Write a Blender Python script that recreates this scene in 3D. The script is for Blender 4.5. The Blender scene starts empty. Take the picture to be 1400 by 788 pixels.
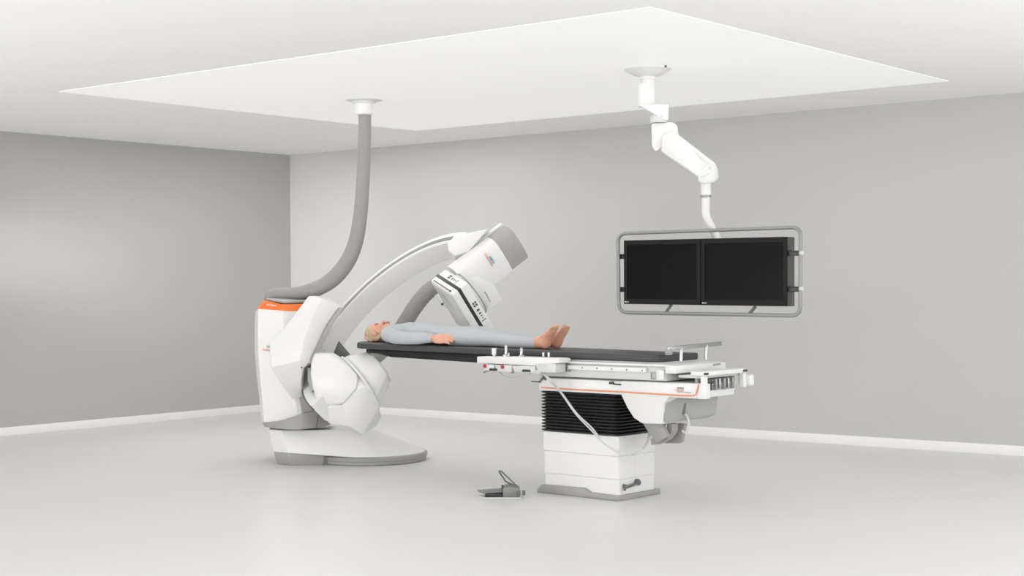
import bpy, bmesh, math, random
from mathutils import Vector as V, Matrix
R_ = math.radians
scene = bpy.context.scene
COL = scene.collection
random.seed(4)

# ------------------------------------------------------------------ camera
W, H, FPX = 1400, 788, 2083.76
YAW, PITCH, ROLL = 0.6734, -0.0026, -0.0081
CAM = V((12.1169, -11.3645, 1.33))
FW = V((-math.sin(YAW)*math.cos(PITCH), math.cos(YAW)*math.cos(PITCH), math.sin(PITCH)))
_r = V((math.cos(YAW), math.sin(YAW), 0)); _u = _r.cross(FW)
RT = _r*math.cos(ROLL) + _u*math.sin(ROLL)
UP = -_r*math.sin(ROLL) + _u*math.cos(ROLL)
cd = bpy.data.cameras.new('camera'); cam = bpy.data.objects.new('camera', cd); COL.objects.link(cam)
cd.sensor_width = 36; cd.sensor_fit = 'HORIZONTAL'; cd.lens = FPX/W*36; cd.clip_end = 100
mw = Matrix((RT, UP, -FW)).transposed().to_4x4(); mw.translation = CAM
cam.matrix_world = mw
scene.camera = cam

def ray(x, y): return FW + RT*((x-W/2)/FPX) - UP*((y-H/2)/FPX)
def at(x, y, D): return CAM + ray(x, y)*D                       # a point at distance D along the view axis
def onz(x, y, z): d = ray(x, y); return CAM + d*((z-CAM.z)/d.z)
def onp(x, y, P, n): d = ray(x, y); return CAM + d*((P-CAM).dot(n)/d.dot(n))
FH = V((-math.sin(YAW), math.cos(YAW), 0))                       # level direction away from the viewer
RH = V((math.cos(YAW), math.sin(YAW), 0))
Z = V((0, 0, 1))

# ------------------------------------------------------------------ materials
def mat(name, col, rough=.4, metal=0., spec=.5, coat=0., noise=None, bump=0., bscale=200., sss=0.):
    m = bpy.data.materials.new(name); m.use_nodes = True
    nt = m.node_tree; b = nt.nodes['Principled BSDF']
    b.inputs['Base Color'].default_value = (*col, 1); b.inputs['Roughness'].default_value = rough
    b.inputs['Metallic'].default_value = metal; b.inputs['Specular IOR Level'].default_value = spec
    b.inputs['Coat Weight'].default_value = coat
    if sss:
        b.inputs['Subsurface Weight'].default_value = sss; b.inputs['Subsurface Radius'].default_value = (.01, .004, .002)
        b.inputs['Subsurface Scale'].default_value = 1.0
    if noise or bump:
        tc = nt.nodes.new('ShaderNodeTexCoord'); n = nt.nodes.new('ShaderNodeTexNoise')
        n.inputs['Scale'].default_value = bscale if bump else noise[0]; n.inputs['Detail'].default_value = 4
        nt.links.new(tc.outputs['Object'], n.inputs['Vector'])
        if noise:
            n2 = nt.nodes.new('ShaderNodeTexNoise'); n2.inputs['Scale'].default_value = noise[0]; n2.inputs['Detail'].default_value = 5
            nt.links.new(tc.outputs['Object'], n2.inputs['Vector'])
            mr = nt.nodes.new('ShaderNodeMapRange'); mr.inputs[3].default_value = 1-noise[1]; mr.inputs[4].default_value = 1+noise[1]
            nt.links.new(n2.outputs['Fac'], mr.inputs[0])
            mx = nt.nodes.new('ShaderNodeVectorMath'); mx.operation = 'SCALE'; mx.inputs[0].default_value = col
            nt.links.new(mr.outputs[0], mx.inputs['Scale']); nt.links.new(mx.outputs[0], b.inputs['Base Color'])
        if bump:
            bp = nt.nodes.new('ShaderNodeBump'); bp.inputs['Strength'].default_value = bump; bp.inputs['Distance'].default_value = .002
            nt.links.new(n.outputs['Fac'], bp.inputs['Height']); nt.links.new(bp.outputs[0], b.inputs['Normal'])
    return m
M = dict(
 floor=mat('floor_vinyl', (.70, .697, .69), .34, spec=.4, noise=(3., .015)),
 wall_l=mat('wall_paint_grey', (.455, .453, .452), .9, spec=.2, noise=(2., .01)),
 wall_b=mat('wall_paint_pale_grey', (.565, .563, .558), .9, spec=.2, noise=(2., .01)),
 ceil=mat('ceiling_paint', (.915, .912, .906), .9, spec=.2, noise=(2., .008)),
 base=mat('baseboard_white', (.88, .875, .87), .5),
 white=mat('white_plastic', (.755, .752, .746), .33, spec=.5, noise=(6., .006)),
 white2=mat('light_grey_plastic', (.62, .62, .615), .38, noise=(6., .006)),
 grey=mat('grey_plastic', (.33, .325, .32), .45, noise=(8., .02)),
 capgrey=mat('warm_grey_plastic', (.345, .335, .335), .42, noise=(8., .015)),
 recess=mat('shade_tinted_plastic', (.36, .358, .355), .5, noise=(8., .015)),  # shade on the white housing end is put into this grey
 pedalgrey=mat('pedal_grey', (.21, .21, .205), .4, metal=.2, noise=(8., .02)),
 dgrey=mat('dark_grey_plastic', (.13, .13, .13), .45, noise=(8., .03)),
 hose=mat('grey_hose', (.29, .285, .275), .55, noise=(30., .06), bump=.3, bscale=90),
 black=mat('black_plastic', (.018, .018, .018), .35, noise=(10., .05)),
 rubber=mat('black_bellows', (.024, .024, .025), .33, noise=(20., .05)),
 board=mat('carbon_board', (.014, .014, .015), .45, spec=.25, noise=(40., .1)),
 pad=mat('charcoal_mattress', (.046, .047, .050), .5, noise=(12., .06), bump=.15, bscale=60),
 orange=mat('orange_trim', (.85, .19, .03), .4),
 orange2=mat('orange_line', (.74, .29, .15), .4),
 coral=mat('coral_print', (.80, .30, .20), .5),
 teal=mat('teal_print', (.04, .42, .40), .5),
 ink=mat('grey_print', (.10, .10, .10), .5),
 whiteink=mat('white_print', (.85, .85, .85), .5),
 chrome=mat('brushed_steel', (.44, .44, .44), .22, metal=.9),
 steel=mat('satin_metal', (.30, .30, .30), .38, metal=.6),
 frame=mat('frame_metal', (.27, .27, .265), .4, metal=.3),
 screen=mat('screen_glass', (.006, .006, .0065), .25, spec=.06),
 bezel=mat('monitor_bezel', (.018, .017, .017), .5, spec=.1),
 bezel2=mat('monitor_side', (.06, .058, .057), .45),
 red=mat('red_button', (.45, .03, .06), .4),
 cable=mat('white_cable', (.58, .575, .57), .45),
 skin=mat('skin', (.66, .345, .235), .5, noise=(18., .06), sss=.15),
 lip=mat('lips', (.50, .16, .13), .45),
 brow=mat('eye_brow', (.10, .055, .035), .7),
 hair=mat('blond_hair', (.50, .38, .245), .55, noise=(60., .25), bump=.6, bscale=120),
 nail=mat('nail', (.55, .22, .17), .3),
 suit=mat('blue_grey_fabric', (.46, .482, .508), .85, spec=.2, noise=(9., .04), bump=.25, bscale=45),
)
m = bpy.data.materials.new('luminous_ceiling'); m.use_nodes = True
_b = m.node_tree.nodes['Principled BSDF']; _b.inputs['Base Color'].default_value = (.765, .765, .76, 1); _b.inputs['Roughness'].default_value = .6
_b.inputs['Emission Color'].default_value = (1, .995, .985, 1); _b.inputs['Emission Strength'].default_value = .31
M['lum'] = m

# ------------------------------------------------------------------ helpers
ROOT = {}
def finish(bm, angle=35):
    bmesh.ops.recalc_face_normals(bm, faces=bm.faces)
def obj(name, bm, material, parent=None, angle=35, flat=False):
    me = bpy.data.meshes.new(name)
    if isinstance(bm, bmesh.types.BMesh):
        bmesh.ops.recalc_face_normals(bm, faces=bm.faces[:])
        base = V((0, 0, 0))
        if parent is not None: base = ROOT[parent.name]
        if parent is None:
            cs = [v.co for v in bm.verts]
            base = V((sum(c.x for c in cs)/len(cs), sum(c.y for c in cs)/len(cs), min(c.z for c in cs)))
        for v in bm.verts: v.co -= base
        bm.to_mesh(me); bm.free()
    if not flat:
        for p in me.polygons: p.use_smooth = True
        me.set_sharp_from_angle(angle=R_(angle))
    me.materials.append(material)
    o = bpy.data.objects.new(name, me); COL.objects.link(o)
    if parent is None: o.location = base
    else: o.parent = parent
    ROOT[o.name] = base
    return o
def thing(name, label, cat, loc, group=None):
    o = bpy.data.objects.new(name, None); COL.objects.link(o); o.location = loc
    o.empty_display_size = .1
    o['label'] = label; o['category'] = cat
    if group: o['group'] = group
    ROOT[o.name] = V(loc)
    return o
def tag(o, label, cat, group=None):
    o['label'] = label; o['category'] = cat
    if group: o['group'] = group
    return o
def struct(name, bm, mt):
    o = obj(name, bm, mt); o['kind'] = 'structure'; return o
def NB(): return bmesh.new()
def merge(bm, other):
    me = bpy.data.meshes.new('tmp'); other.to_mesh(me); other.free(); bm.from_mesh(me); bpy.data.meshes.remove(me)
def bevel(bm, off, seg=2, ang=25):
    if off <= 0: return
    es = [e for e in bm.edges if len(e.link_faces) == 2 and e.calc_face_angle(0) > R_(ang)]
    bmesh.ops.bevel(bm, geom=es, offset=off, segments=seg, profile=.5, affect='EDGES', clamp_overlap=True)
def hull(pts, bev=0, bm=None, seg=2):
    b = NB()
    for p in pts: b.verts.new(p)
    r = bmesh.ops.convex_hull(b, input=b.verts[:])
    junk = list({g for g in r['geom_interior'] + r['geom_unused'] if isinstance(g, bmesh.types.BMVert)})
    if junk: bmesh.ops.delete(b, geom=junk, context='VERTS')
    bmesh.ops.dissolve_limit(b, angle_limit=R_(4), verts=b.verts[:], edges=b.edges[:])
    bmesh.ops.recalc_face_normals(b, faces=b.faces[:])
    bevel(b, bev, seg)
    if bm is None: return b
    merge(bm, b); return bm
def prism(pts, vec, bev=0, bm=None, seg=2):
    b = NB(); vs = [b.verts.new(p) for p in pts]; ws = [b.verts.new(V(p)+vec) for p in pts]
    b.faces.new(vs); b.faces.new(ws[::-1]); n = len(vs)
    for i in range(n): b.faces.new((vs[i], ws[i], ws[(i+1) % n], vs[(i+1) % n]))
    bmesh.ops.recalc_face_normals(b, faces=b.faces[:])
    bevel(b, bev, seg)
    if bm is None: return b
    merge(bm, b); return bm
def fbox(O, ax, ay, az, x0, x1, y0, y1, z0, z1, bev=0, bm=None, seg=2):
    P = lambda x, y, z: O + ax*x + ay*y + az*z
    return prism([P(x0, y0, z0), P(x1, y0, z0), P(x1, y1, z0), P(x0, y1, z0)], az*(z1-z0), bev, bm, seg)
def smooth_path(pts, n=8):
    out = []; P = [V(p) for p in pts]; P = [P[0]*2-P[1]] + P + [P[-1]*2-P[-2]]
    for i in range(1, len(P)-2):
        a, b, c, d = P[i-1:i+3]
        for k in range(n):
            t = k/n
            out.append(.5*((2*b) + (c-a)*t + (2*a-5*b+4*c-d)*t*t + (3*b-a-3*c+d)*t**3))
    out.append(P[-2]); return out
def lerp_list(vals, n):
    out = []
    for i in range(n):
        f = i/(n-1)*(len(vals)-1); k = min(int(f), len(vals)-2); out.append(vals[k]+(vals[k+1]-vals[k])*(f-k))
    return out
def tube(pts, r, seg=12, closed=False, bm=None, cap=True):
    b = bm or NB(); P = [V(p) for p in pts]; n = len(P)
    rr = r if isinstance(r, (list, tuple)) else [r]*n
    if len(rr) != n: rr = lerp_list(rr, n)
    rings = []; ref = None
    for i in range(n):
        if closed: t = (P[(i+1) % n]-P[i-1]).normalized()
        else: t = (P[min(i+1, n-1)]-P[max(i-1, 0)]).normalized()
        if ref is None: ref = t.orthogonal().normalized()
        ref = (ref - t*ref.dot(t)).normalized(); s = t.cross(ref)
        rings.append([b.verts.new(P[i] + (ref*math.cos(a)+s*math.sin(a))*rr[i]) for a in [2*math.pi*k/seg for k in range(seg)]])
    m_ = n if closed else n-1
    for i in range(m_):
        A, B = rings[i], rings[(i+1) % n]
        off = 0
        if closed and i == n-1:
            off = min(range(seg), key=lambda o: (A[0].co-B[o].co).length)
        for k in range(seg): b.faces.new((A[k], A[(k+1) % seg], B[(k+1+off) % seg], B[(k+off) % seg]))
    if cap and not closed:
        b.faces.new(rings[0][::-1]); b.faces.new(rings[-1])
    return b
def lathe(O, axis, prof, seg=32, bm=None):
    b = bm or NB(); axis = V(axis).normalized(); u = axis.orthogonal().normalized(); w = axis.cross(u); rings = []
    for r, h in prof:
        if r < 1e-6: rings.append([b.verts.new(O+axis*h)])
        else: rings.append([b.verts.new(O+axis*h+(u*math.cos(2*math.pi*k/seg)+w*math.sin(2*math.pi*k/seg))*r) for k in range(seg)])
    for A, B in zip(rings, rings[1:]):
        for k in range(seg):
            k2 = (k+1) % seg
            if len(A) == 1 and len(B) == 1: continue
            if len(A) == 1: b.faces.new((A[0], B[k], B[k2]))
            elif len(B) == 1: b.faces.new((A[k], A[k2], B[0]))
            else: b.faces.new((A[k], A[k2], B[k2], B[k]))
    if len(rings[0]) > 1: b.faces.new(rings[0][::-1])
    if len(rings[-1]) > 1: b.faces.new(rings[-1])
    return b
def cyl(O, axis, r, h, seg=24, bev=0.0, bm=None):
    e = min(bev, r*.4, h*.4)
    prof = [(r, 0), (r, h)] if e <= 0 else [(r-e, 0), (r, e), (r, h-e), (r-e, h)]
    return lathe(O, axis, prof, seg, bm)
def sector(c, n, b_, t_, sec, a0, a1, seg=64, bm=None):
    """sweep the (radius, offset along n) section `sec` about the axis n through c"""
    b = bm or NB(); rings = []
    for i in range(seg+1):
        a = R_(a0+(a1-a0)*i/seg); d = b_*math.cos(a)+t_*math.sin(a)
        rings.append([b.verts.new(c+d*r+n*o) for r, o in sec])
    m_ = len(sec)
    for A, B in zip(rings, rings[1:]):
        for k in range(m_): b.faces.new((A[k], A[(k+1) % m_], B[(k+1) % m_], B[k]))
    b.faces.new(rings[0][::-1]); b.faces.new(rings[-1]); return b
def ellipsoid(O, ax, ay, az, bm=None, u=20, v=12):
    b = bm or NB(); r = bmesh.ops.create_uvsphere(b, u_segments=u, v_segments=v, radius=1)
    for x in r['verts']: x.co = O + ax*x.co.x + ay*x.co.y + az*x.co.z
    return b
def loft(sections, bm=None, cap=True):
    b = bm or NB(); rings = [[b.verts.new(p) for p in s] for s in sections]; m_ = len(rings[0])
    for A, B in zip(rings, rings[1:]):
        for k in range(m_): b.faces.new((A[k], A[(k+1) % m_], B[(k+1) % m_], B[k]))
    if cap: b.faces.new(rings[0][::-1]); b.faces.new(rings[-1])
    return b
def lettering(name, body, O, xd, yd, width, material, parent, height=None, bold=False):
    cu = bpy.data.curves.new(name+'_curve', 'FONT'); cu.body = body; cu.extrude = 0; cu.resolution_u = 3
    if bold: cu.offset = .012
    to = bpy.data.objects.new(name+'_tmp', cu); COL.objects.link(to)
    dg = bpy.context.evaluated_depsgraph_get(); me = bpy.data.meshes.new_from_object(to.evaluated_get(dg))
    bpy.data.objects.remove(to); bpy.data.curves.remove(cu)
    b = NB(); b.from_mesh(me); bpy.data.meshes.remove(me)
    xs = [v.co.x for v in b.verts]; ys = [v.co.y for v in b.verts]
    x0, x1, y0, y1 = min(xs), max(xs), min(ys), max(ys)
    s = width/(x1-x0); sy = s if height is None else height/(y1-y0)
    nz = xd.cross(yd).normalized()
    for v in b.verts: v.co = O + xd*((v.co.x-x0)*s) + yd*((v.co.y-y0)*sy)
    ext = bmesh.ops.extrude_face_region(b, geom=b.faces[:])
    for g in ext['geom']:
        if isinstance(g, bmesh.types.BMVert): g.co += nz*.0012
    o = obj(name, b, material, parent, flat=True); return o
def remeshed(bm, voxel, smooth=4):
    me = bpy.data.meshes.new('tmp'); bmesh.ops.recalc_face_normals(bm, faces=bm.faces[:]); bm.to_mesh(me); bm.free()
    o = bpy.data.objects.new('tmp', me); COL.objects.link(o)
    r = o.modifiers.new('r', 'REMESH'); r.mode = 'VOXEL'; r.voxel_size = voxel; r.use_smooth_shade = True
    s = o.modifiers.new('s', 'SMOOTH'); s.factor = .5; s.iterations = smooth
    dg = bpy.context.evaluated_depsgraph_get(); m2 = bpy.data.meshes.new_from_object(o.evaluated_get(dg))
    b = NB(); b.from_mesh(m2); bpy.data.objects.remove(o); bpy.data.meshes.remove(me); bpy.data.meshes.remove(m2)
    return b

# ------------------------------------------------------------------ the room
CH = 2.741; BH = .078
X, Y = V((1, 0, 0)), V((0, 1, 0)); O0 = V((0, 0, 0))
XE, YE = 13.2, -13.0
struct('floor', fbox(O0, X, Y, Z, -.15, XE, YE, .15, -.15, 0), M['floor'])
struct('ceiling', fbox(O0, X, Y, Z, -.15, XE-2.2, YE+3.2, .15, CH, CH+.15), M['ceil'])
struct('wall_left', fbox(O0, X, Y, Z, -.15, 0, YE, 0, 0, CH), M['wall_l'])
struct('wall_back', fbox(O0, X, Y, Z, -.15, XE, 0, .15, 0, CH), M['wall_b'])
struct('baseboard_left', fbox(O0, X, Y, Z, 0, .014, YE, 0, 0, BH, .003), M['base'])
struct('baseboard_back', fbox(O0, X, Y, Z, .014, XE, -.014, 0, 0, BH, .003), M['base'])
lp = obj('ceiling_light_panel', fbox(O0, X, Y, Z, 2.757, 7.824, -4.83, -1.023, CH-.004, CH), M['lum'])
tag(lp, 'large flat luminous white panel set flush in the pale ceiling', 'ceiling light')

# ------------------------------------------------------------------ patient table (local frame: x to the foot end, y away from the viewer)
TA = R_(-3); TO = onz(844, 685.8, 0)
EX = V((math.cos(TA), math.sin(TA), 0)); EY = V((-math.sin(TA), math.cos(TA), 0))
def T(x, y, z): return TO + EX*x + EY*y + Z*z
def tb(x0, x1, y0, y1, z0, z1, bev=0, bm=None, seg=2): return fbox(TO, EX, EY, Z, x0, x1, y0, y1, z0, z1, bev, bm, seg)
def ts(px, py, y=0.): return onp(px, py, TO+EY*y, EY)             # pixel onto the upright plane y
def te(px, py, x=0.): return onp(px, py, TO+EX*x, EX)
tab = thing('patient_table', 'white angiography table with black bellows column and long black tabletop', 'table', T(-.3, .22, 0))
prof = [(-.645, 0), (-.65, .018), (-.615, .052), (-.27, .058), (-.215, .034), (.005, .032), (.008, 0)]
obj('base_plate', prism([T(x, 0, z) for x, z in prof], EY*.44, .006), M['grey'], tab)
def shell(x0, x1, y0, y1, z0, z1, r=.014):
    pl_ = []
    for cx, cy, a0 in ((x1-r, y0+r, -90), (x1-r, y1-r, 0), (x0+r, y1-r, 90), (x0+r, y0+r, 180)):
        for k in range(5):
            a = R_(a0+90*k/4); pl_.append(T(cx+r*math.cos(a), cy+r*math.sin(a), z0))
    return prism(pl_, Z*(z1-z0), .0015, None, 1)
pd = obj('pedestal', shell(-.607, -.014, .030, .404, .03, .1265), M['white'], tab)
obj('pedestal_cover', shell(-.612, -.011, .027, .408, .1275, .2685), M['white'], tab)
obj('pedestal_cover', shell(-.617, -.008, .024, .412, .2695, .392), M['white'], tab)
obj('panel_seam', tb(-.0125, -.0102, .20, .2015, .13, .262, 0), M['white2'], pd)
# towing handle on the end face
b = NB(); hx = -.022
tb(hx, hx+.03, .07, .085, .075, .095, .002, b); tb(hx, hx+.03, .20, .215, .095, .115, .002, b)
tube([T(hx+.03, .065, .075), T(hx+.03, .215, .094)], .009, 12, bm=b); cyl(T(hx+.005, .205, .094), EX, .018, .035, 16, .004, b); tube([T(hx+.03, .067, .076), T(hx+.03, .067, .058)], .007, 10, bm=b)
obj('tow_handle', b, M['dgrey'], tab)
# bellows: one pleated sleeve
NF = 13; zs0, zs1 = .392, .652; secs = []
for i in range(NF):
    h = (zs1-zs0)/NF
    for f, e in ((0., .024), (.36, .002), (.50, .0), (.64, .002), (.985, .024)):
        z = zs0+h*(i+f); rr = .02; x0, x1, y0, y1 = -.628+e, .0-e, .008+e, .418-e
        secs.append([T(x0+rr, y0, z), T(x1-rr, y0, z), T(x1, y0+rr, z), T(x1, y1-rr, z), T(x1-rr, y1, z), T(x0+rr, y1, z), T(x0, y1-rr, z), T(x0, y0+rr, z)])
obj('bellows', loft(secs), M['rubber'], tab, flat=True)
# upper carriage over the bellows
hd = obj('head_frame', tb(-.612, .06, -.012, .43, .652, .735, .008), M['white'], tab)
# drop housing at the foot end
hs = [ts(848, 521, -.03), ts(849, 541, -.03), ts(857, 558, -.03), ts(866, 572, -.03), ts(877, 579.5, -.03), ts(905, 580.5, -.03), ts(907, 553, -.03), ts(914, 543.5, -.03), ts(952, 545.8, -.03), ts(955, 525, -.03)]
housing = obj('drive_housing', prism(hs, EY*.40, .010), M['white'], tab)
xe = (ts(955, 535, -.03)-TO).dot(EX)
obj('housing_overhang', tb(xe-.02, xe+.045, -.027, .03, .652, .742, .008), M['white'], tab)
xi = (ts(908, 560, -.03)-TO).dot(EX)
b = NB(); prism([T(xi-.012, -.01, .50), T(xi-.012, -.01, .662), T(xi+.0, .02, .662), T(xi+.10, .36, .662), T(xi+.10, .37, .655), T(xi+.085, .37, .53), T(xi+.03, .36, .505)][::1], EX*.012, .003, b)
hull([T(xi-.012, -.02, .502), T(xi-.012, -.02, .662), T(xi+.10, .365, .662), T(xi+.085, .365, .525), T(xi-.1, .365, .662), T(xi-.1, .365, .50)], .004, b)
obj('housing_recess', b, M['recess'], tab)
# orange trim line
yl = -.0335
b = NB()
pts = [ts(740, 530.2, -.0125)]
tube([ts(740, 530.2, -.0125), ts(794, 533.4, -.0125), ts(847, 536, -.0125)], .0048, 8, bm=b)
tube(smooth_path([ts(848, 535.9, -.031), ts(880, 538, -.031), ts(925, 540.8, -.031), ts(946, 541.3, -.031), ts(950.5, 540, -.031), ts(952.5, 536.5, -.031), ts(955, 526.5, -.031)], 6), .0048, 8, bm=b)
obj('trim_line', b, M['orange2'], tab)
lettering('lettering', 'SIEMENS', ts(925.5, 532.0, -.0315), EX, Z, .05, M['ink'], housing, .010)
lettering('lettering', 'Healthineers', ts(922.5, 534.2, -.0315), EX, Z, .066, M['coral'], housing, .009)
lettering('lettering', 'ARTIS pheno', ts(925, 537.6, -.0315), EX, Z, .105, M['grey'], housing, .012)
# small lever hooks on the head frame
b = NB(); tb(-.665, -.60, -.03, -.012, .705, .712, .002, b); tube([ts(737, 523, -.02), ts(742, 517, -.02), ts(746, 519.5, -.02)], .006, 8, bm=b)
obj('release_hook', b, M['dgrey'], tab)
b = NB(); prism([ts(834, 522, -.016), ts(839.5, 522, -.016), ts(839.5, 525.5, -.016), ts(834, 525.3, -.016)], -EY*.012, .001, b); tube([ts(839, 525.4, -.02), ts(850, 526.3, -.02)], .004, 8, bm=b)
obj('release_hook', b, M['black'], tab)
# dark slot between head frame and slide rail
obj('slide_gap', tb(-.60, .36, .01, .42, .735, .747, 0), M['dgrey'], tab)
# slide frame that carries the tabletop
sf = obj('slide_frame', tb(-.60, .39, -.02, .44, .747, .832, .006), M['white2'], tab)
obj('slide_ledge', tb(-.56, .42, -.035, .455, .832, .846, .004), M['white'], tab)
b = NB(); tb(-.345, .255, -.045, -.02, .795, .822, .003, b)
rail = obj('side_rail', b, M['white'], tab)
for i in range(5): obj('rail_screw', cyl(T(-.23+i*.115, -.0448, .810-.0008*i), -EY, .0045, .003, 10), M['dgrey'], rail)
obj('rail_bracket', tb(-.44, -.345, -.04, -.02, .78, .826, .003), M['steel'], tab)
obj('end_block', tb(.335, .385, -.045, -.01, .752, .815, .006), M['white'], tab)
obj('grey_label', tb(.275, .31, -.0225, -.019, .755, .80, .001), M['steel'], tab)
# foot-end cross slab
ec = [T(.33, -.045, .808), T(.46, -.045, .79), T(.46, -.045, .838), T(.33, -.045, .846)]
obj('end_slab', prism([T(.40, -.05, .795), T(.475, -.05, .795), T(.475, -.05, .842), T(.40, -.05, .846)], EY*.53, .006), M['white'], tab)
obj('end_label', prism([te(975, 500.5, .4765), te(985, 499, .4765), te(985, 496.5, .4765), te(975, 498, .4765)], EX*.001), M['grey'], tab)
# tabletop board
def zt(x): return .897-.0095*(x-.31)
def rounded_plan(x0, x1, y0, y1, r0, r1, bulge, n=8):
    pts = []
    for cx, cy, r, a0 in ((x1-r1, y0+r1, r1, -90), (x1-r1, y1-r1, r1, 0)):
        for k in range(n+1):
            a = R_(a0+90*k/n); pts.append((cx+r*math.cos(a), cy+r*math.sin(a)))
    pts += [(x0+r0, y1)]
    m_ = 10
    for k in range(m_+1):
        t = k/m_; y = y1-r0*.4-(y1-y0-.8*r0)*t; pts.append((x0-bulge*math.sin(math.pi*t), y))
    pts.append((x0+r0, y0)); return pts
pl = rounded_plan(-2.30, .25, .05, .40, .06, .02, .12)
b = NB()
prism([T(x, y, zt(x)-.075) for x, y in pl], Z*.03, .006, b)
prism([ts(x, y, .07) for x, y in ((512, 482.5), (534, 488.6), (665, 497), (665, 487), (512, 478))], EY*.28, .004, b)
obj('tabletop', b, M['board'], tab)
obj('tabletop_slot', tb(-1.09, .30, .02, .43, zt(-.4)-.068, zt(-.4)-.048, .004), M['white'], tab)
# grip rail over the foot end
for (x0_, y0_), (x1_, y1_) in (((931, 494), (931.5, 476)), ((965, 492), (966, 472))):
    obj('grip_post', tube([te(x0_, y0_, .44), te(x1_, y1_, .44)], .011, 12), M['chrome'], tab)
q1, q2 = te(913, 477.5, .44), te(985.5, 469.8, .44); d = (q2-q1).normalized(); up = EX.cross(d).normalized()
if up.z < 0: up = -up
gb = obj('grip_rail', fbox(q1, d, EX, up, 0, (q2-q1).length, -.008, .008, -.013, .013, .003), M['chrome'], tab)
obj('rail_clamp', fbox(q1, d, EX, up, -.01, .03, -.014, .014, -.035, .0, .004), M['grey'], gb)
# rear accessory carrier
cr = obj('carrier_frame', tb(.56, .66, -.02, .42, .785, .812, .006), M['white'], tab)
obj('carrier_leg', tb(.63, .665, -.022, .008, .665, .785, .006), M['white'], tab)
obj('carrier_leg', tb(.63, .665, .385, .42, .70, .785, .006), M['white'], tab)
obj('carrier_plate', tb(.46, .625, .0, .41, .77, .786, .004), M['white2'], tab)
obj('carrier_back', tb(.57, .59, .01, .40, .70, .784, .003), M['grey'], tab)
for k, (yy, mt) in enumerate(((.03, 'dgrey'), (.065, 'dgrey'), (.125, 'steel'), (.165, 'chrome'), (.215, 'steel'), (.255, 'chrome'), (.305, 'steel'))):
    b = NB()
    tb(.592, .64, yy, yy+.026, .695, .765, .008, b)
    if k < 2:
        for j in range(4): tb(.638, .652, yy+.002, yy+.024, .70+j*.017, .71+j*.017, .002, b)
    obj('carrier_roller', b, M[mt], tab)
for yy in (-.023, .387): obj('bumper', tb(.655, .668, yy, yy+.036, .793, .805, .003), M['black'], tab)
obj('carrier_cap', tb(.60, .69, .42, .47, .705, .775, .015, None, 3), M['white'], tab)
# cable carrier arms hanging under the housing
obj('carrier_bracket', prism([ts(878, 578, .08), ts(905, 579, .08), ts(913, 597, .08), ts(897, 606, .08), ts(884, 588, .08)], EY*.03, .004), M['grey'], tab)
obj('carrier_bracket', prism([ts(886, 578, .24), ts(908, 579, .24), ts(904, 598, .24), ts(892, 598, .24)], EY*.03, .004), M['grey'], tab)
c = smooth_path([ts(919.5, 579, .16), ts(918.5, 589, .16), ts(911, 598, .16), ts(902, 602.5, .16), ts(894, 604, .16)], 5); secs = []
for i, p in enumerate(c):
    t = (c[min(i+1, len(c)-1)]-c[max(i-1, 0)]).normalized(); n_ = t.cross(EY).normalized()
    secs.append([p+n_*.020-EY*.03, p+n_*.020+EY*.03, p-n_*.020+EY*.03, p-n_*.020-EY*.03])
obj('cable_carrier', loft(secs), M['capgrey'], tab)
obj('carrier_plate', prism([ts(926.5, 579, .24), ts(936, 580.5, .24), ts(931.5, 604.5, .24), ts(927, 606.5, .24), ts(908, 606.5, .24), ts(919, 600, .24), ts(925, 591, .24)], EY*.03, .003), M['grey'], tab)
b = tube(smooth_path([ts(935, 566, .12), ts(939, 569, .12), ts(941.5, 577, .12), ts(941, 587, .12), ts(936, 591, .12), ts(933, 589, .12)], 6), .007, 10)
obj('cable_loop', b, M['cable'], tab)
obj('latch_lever', prism([ts(935, 552, .02), ts(937.5, 551, .02), ts(935.5, 567, .02), ts(932, 567, .02)], EY*.01, .001), M['dgrey'], tab)

# mattress
pm = rounded_plan(-2.345, .315, -.005, .435, .07, .03, .13)
mt_ = obj('mattress', prism([T(x, y, zt(x)-.042) for x, y in pm], Z*.042, .010, None, 3), M['pad'])
tag(mt_, 'thin charcoal mattress on the black tabletop under the lying person', 'mattress')

# ------------------------------------------------------------------ control console clipped to the rail
con = thing('control_console', 'white control console with joysticks and red buttons on near table rail', 'control panel', ts(705, 505, -.10))
yc = -.14
body = [ts(652, 487.8, yc), ts(700, 488.2, yc), ts(760, 490, yc), ts(765, 491, yc), ts(764, 497, yc), ts(735, 500.5, yc), ts(700, 499, yc), ts(652, 496.5, yc)]
obj('console_top', prism(body, EY*.11, .004), M['white'], con)
for k, (xa, xb, ya, yb) in enumerate(((660, 677, 498, 507.5), (677, 701, 499, 509), (701, 733, 500, 509.5), (733, 761, 497.5, 510))):
    q = [ts(xa, ya, yc), ts(xb-.7, ya+.6, yc), ts(xb-.7, yb, yc), ts(xa+2.5, yb-.7, yc)]
    mo = obj('console_module', prism([p-EY*.006 for p in q], EY*.10, .003), M['white2'], con)
for px, py in ((663.5, 500.5), (687.5, 502)): obj('stop_button', cyl(ts(px, py, yc-.004), -EY, .013, .012, 16, .003), M['red'], con)
def stick(px, y0, y1, r, kind='post'):
    o = ts(px, y0, yc+.055); h = (ts(px, y1, yc+.055)-o).length; b = NB()
    if kind == 'knob': lathe(o, Z, [(r*.55, 0), (r*.55, h*.25), (r, h*.3), (r, h*.95), (r*.85, h)], 20, b)
    else: lathe(o, Z, [(r*2.1, 0), (r*2.1, h*.14), (r, h*.25), (r, h*.9), (r*.8, h)], 16, b)
    obj('joystick', b, M['chrome'], con)
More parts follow.
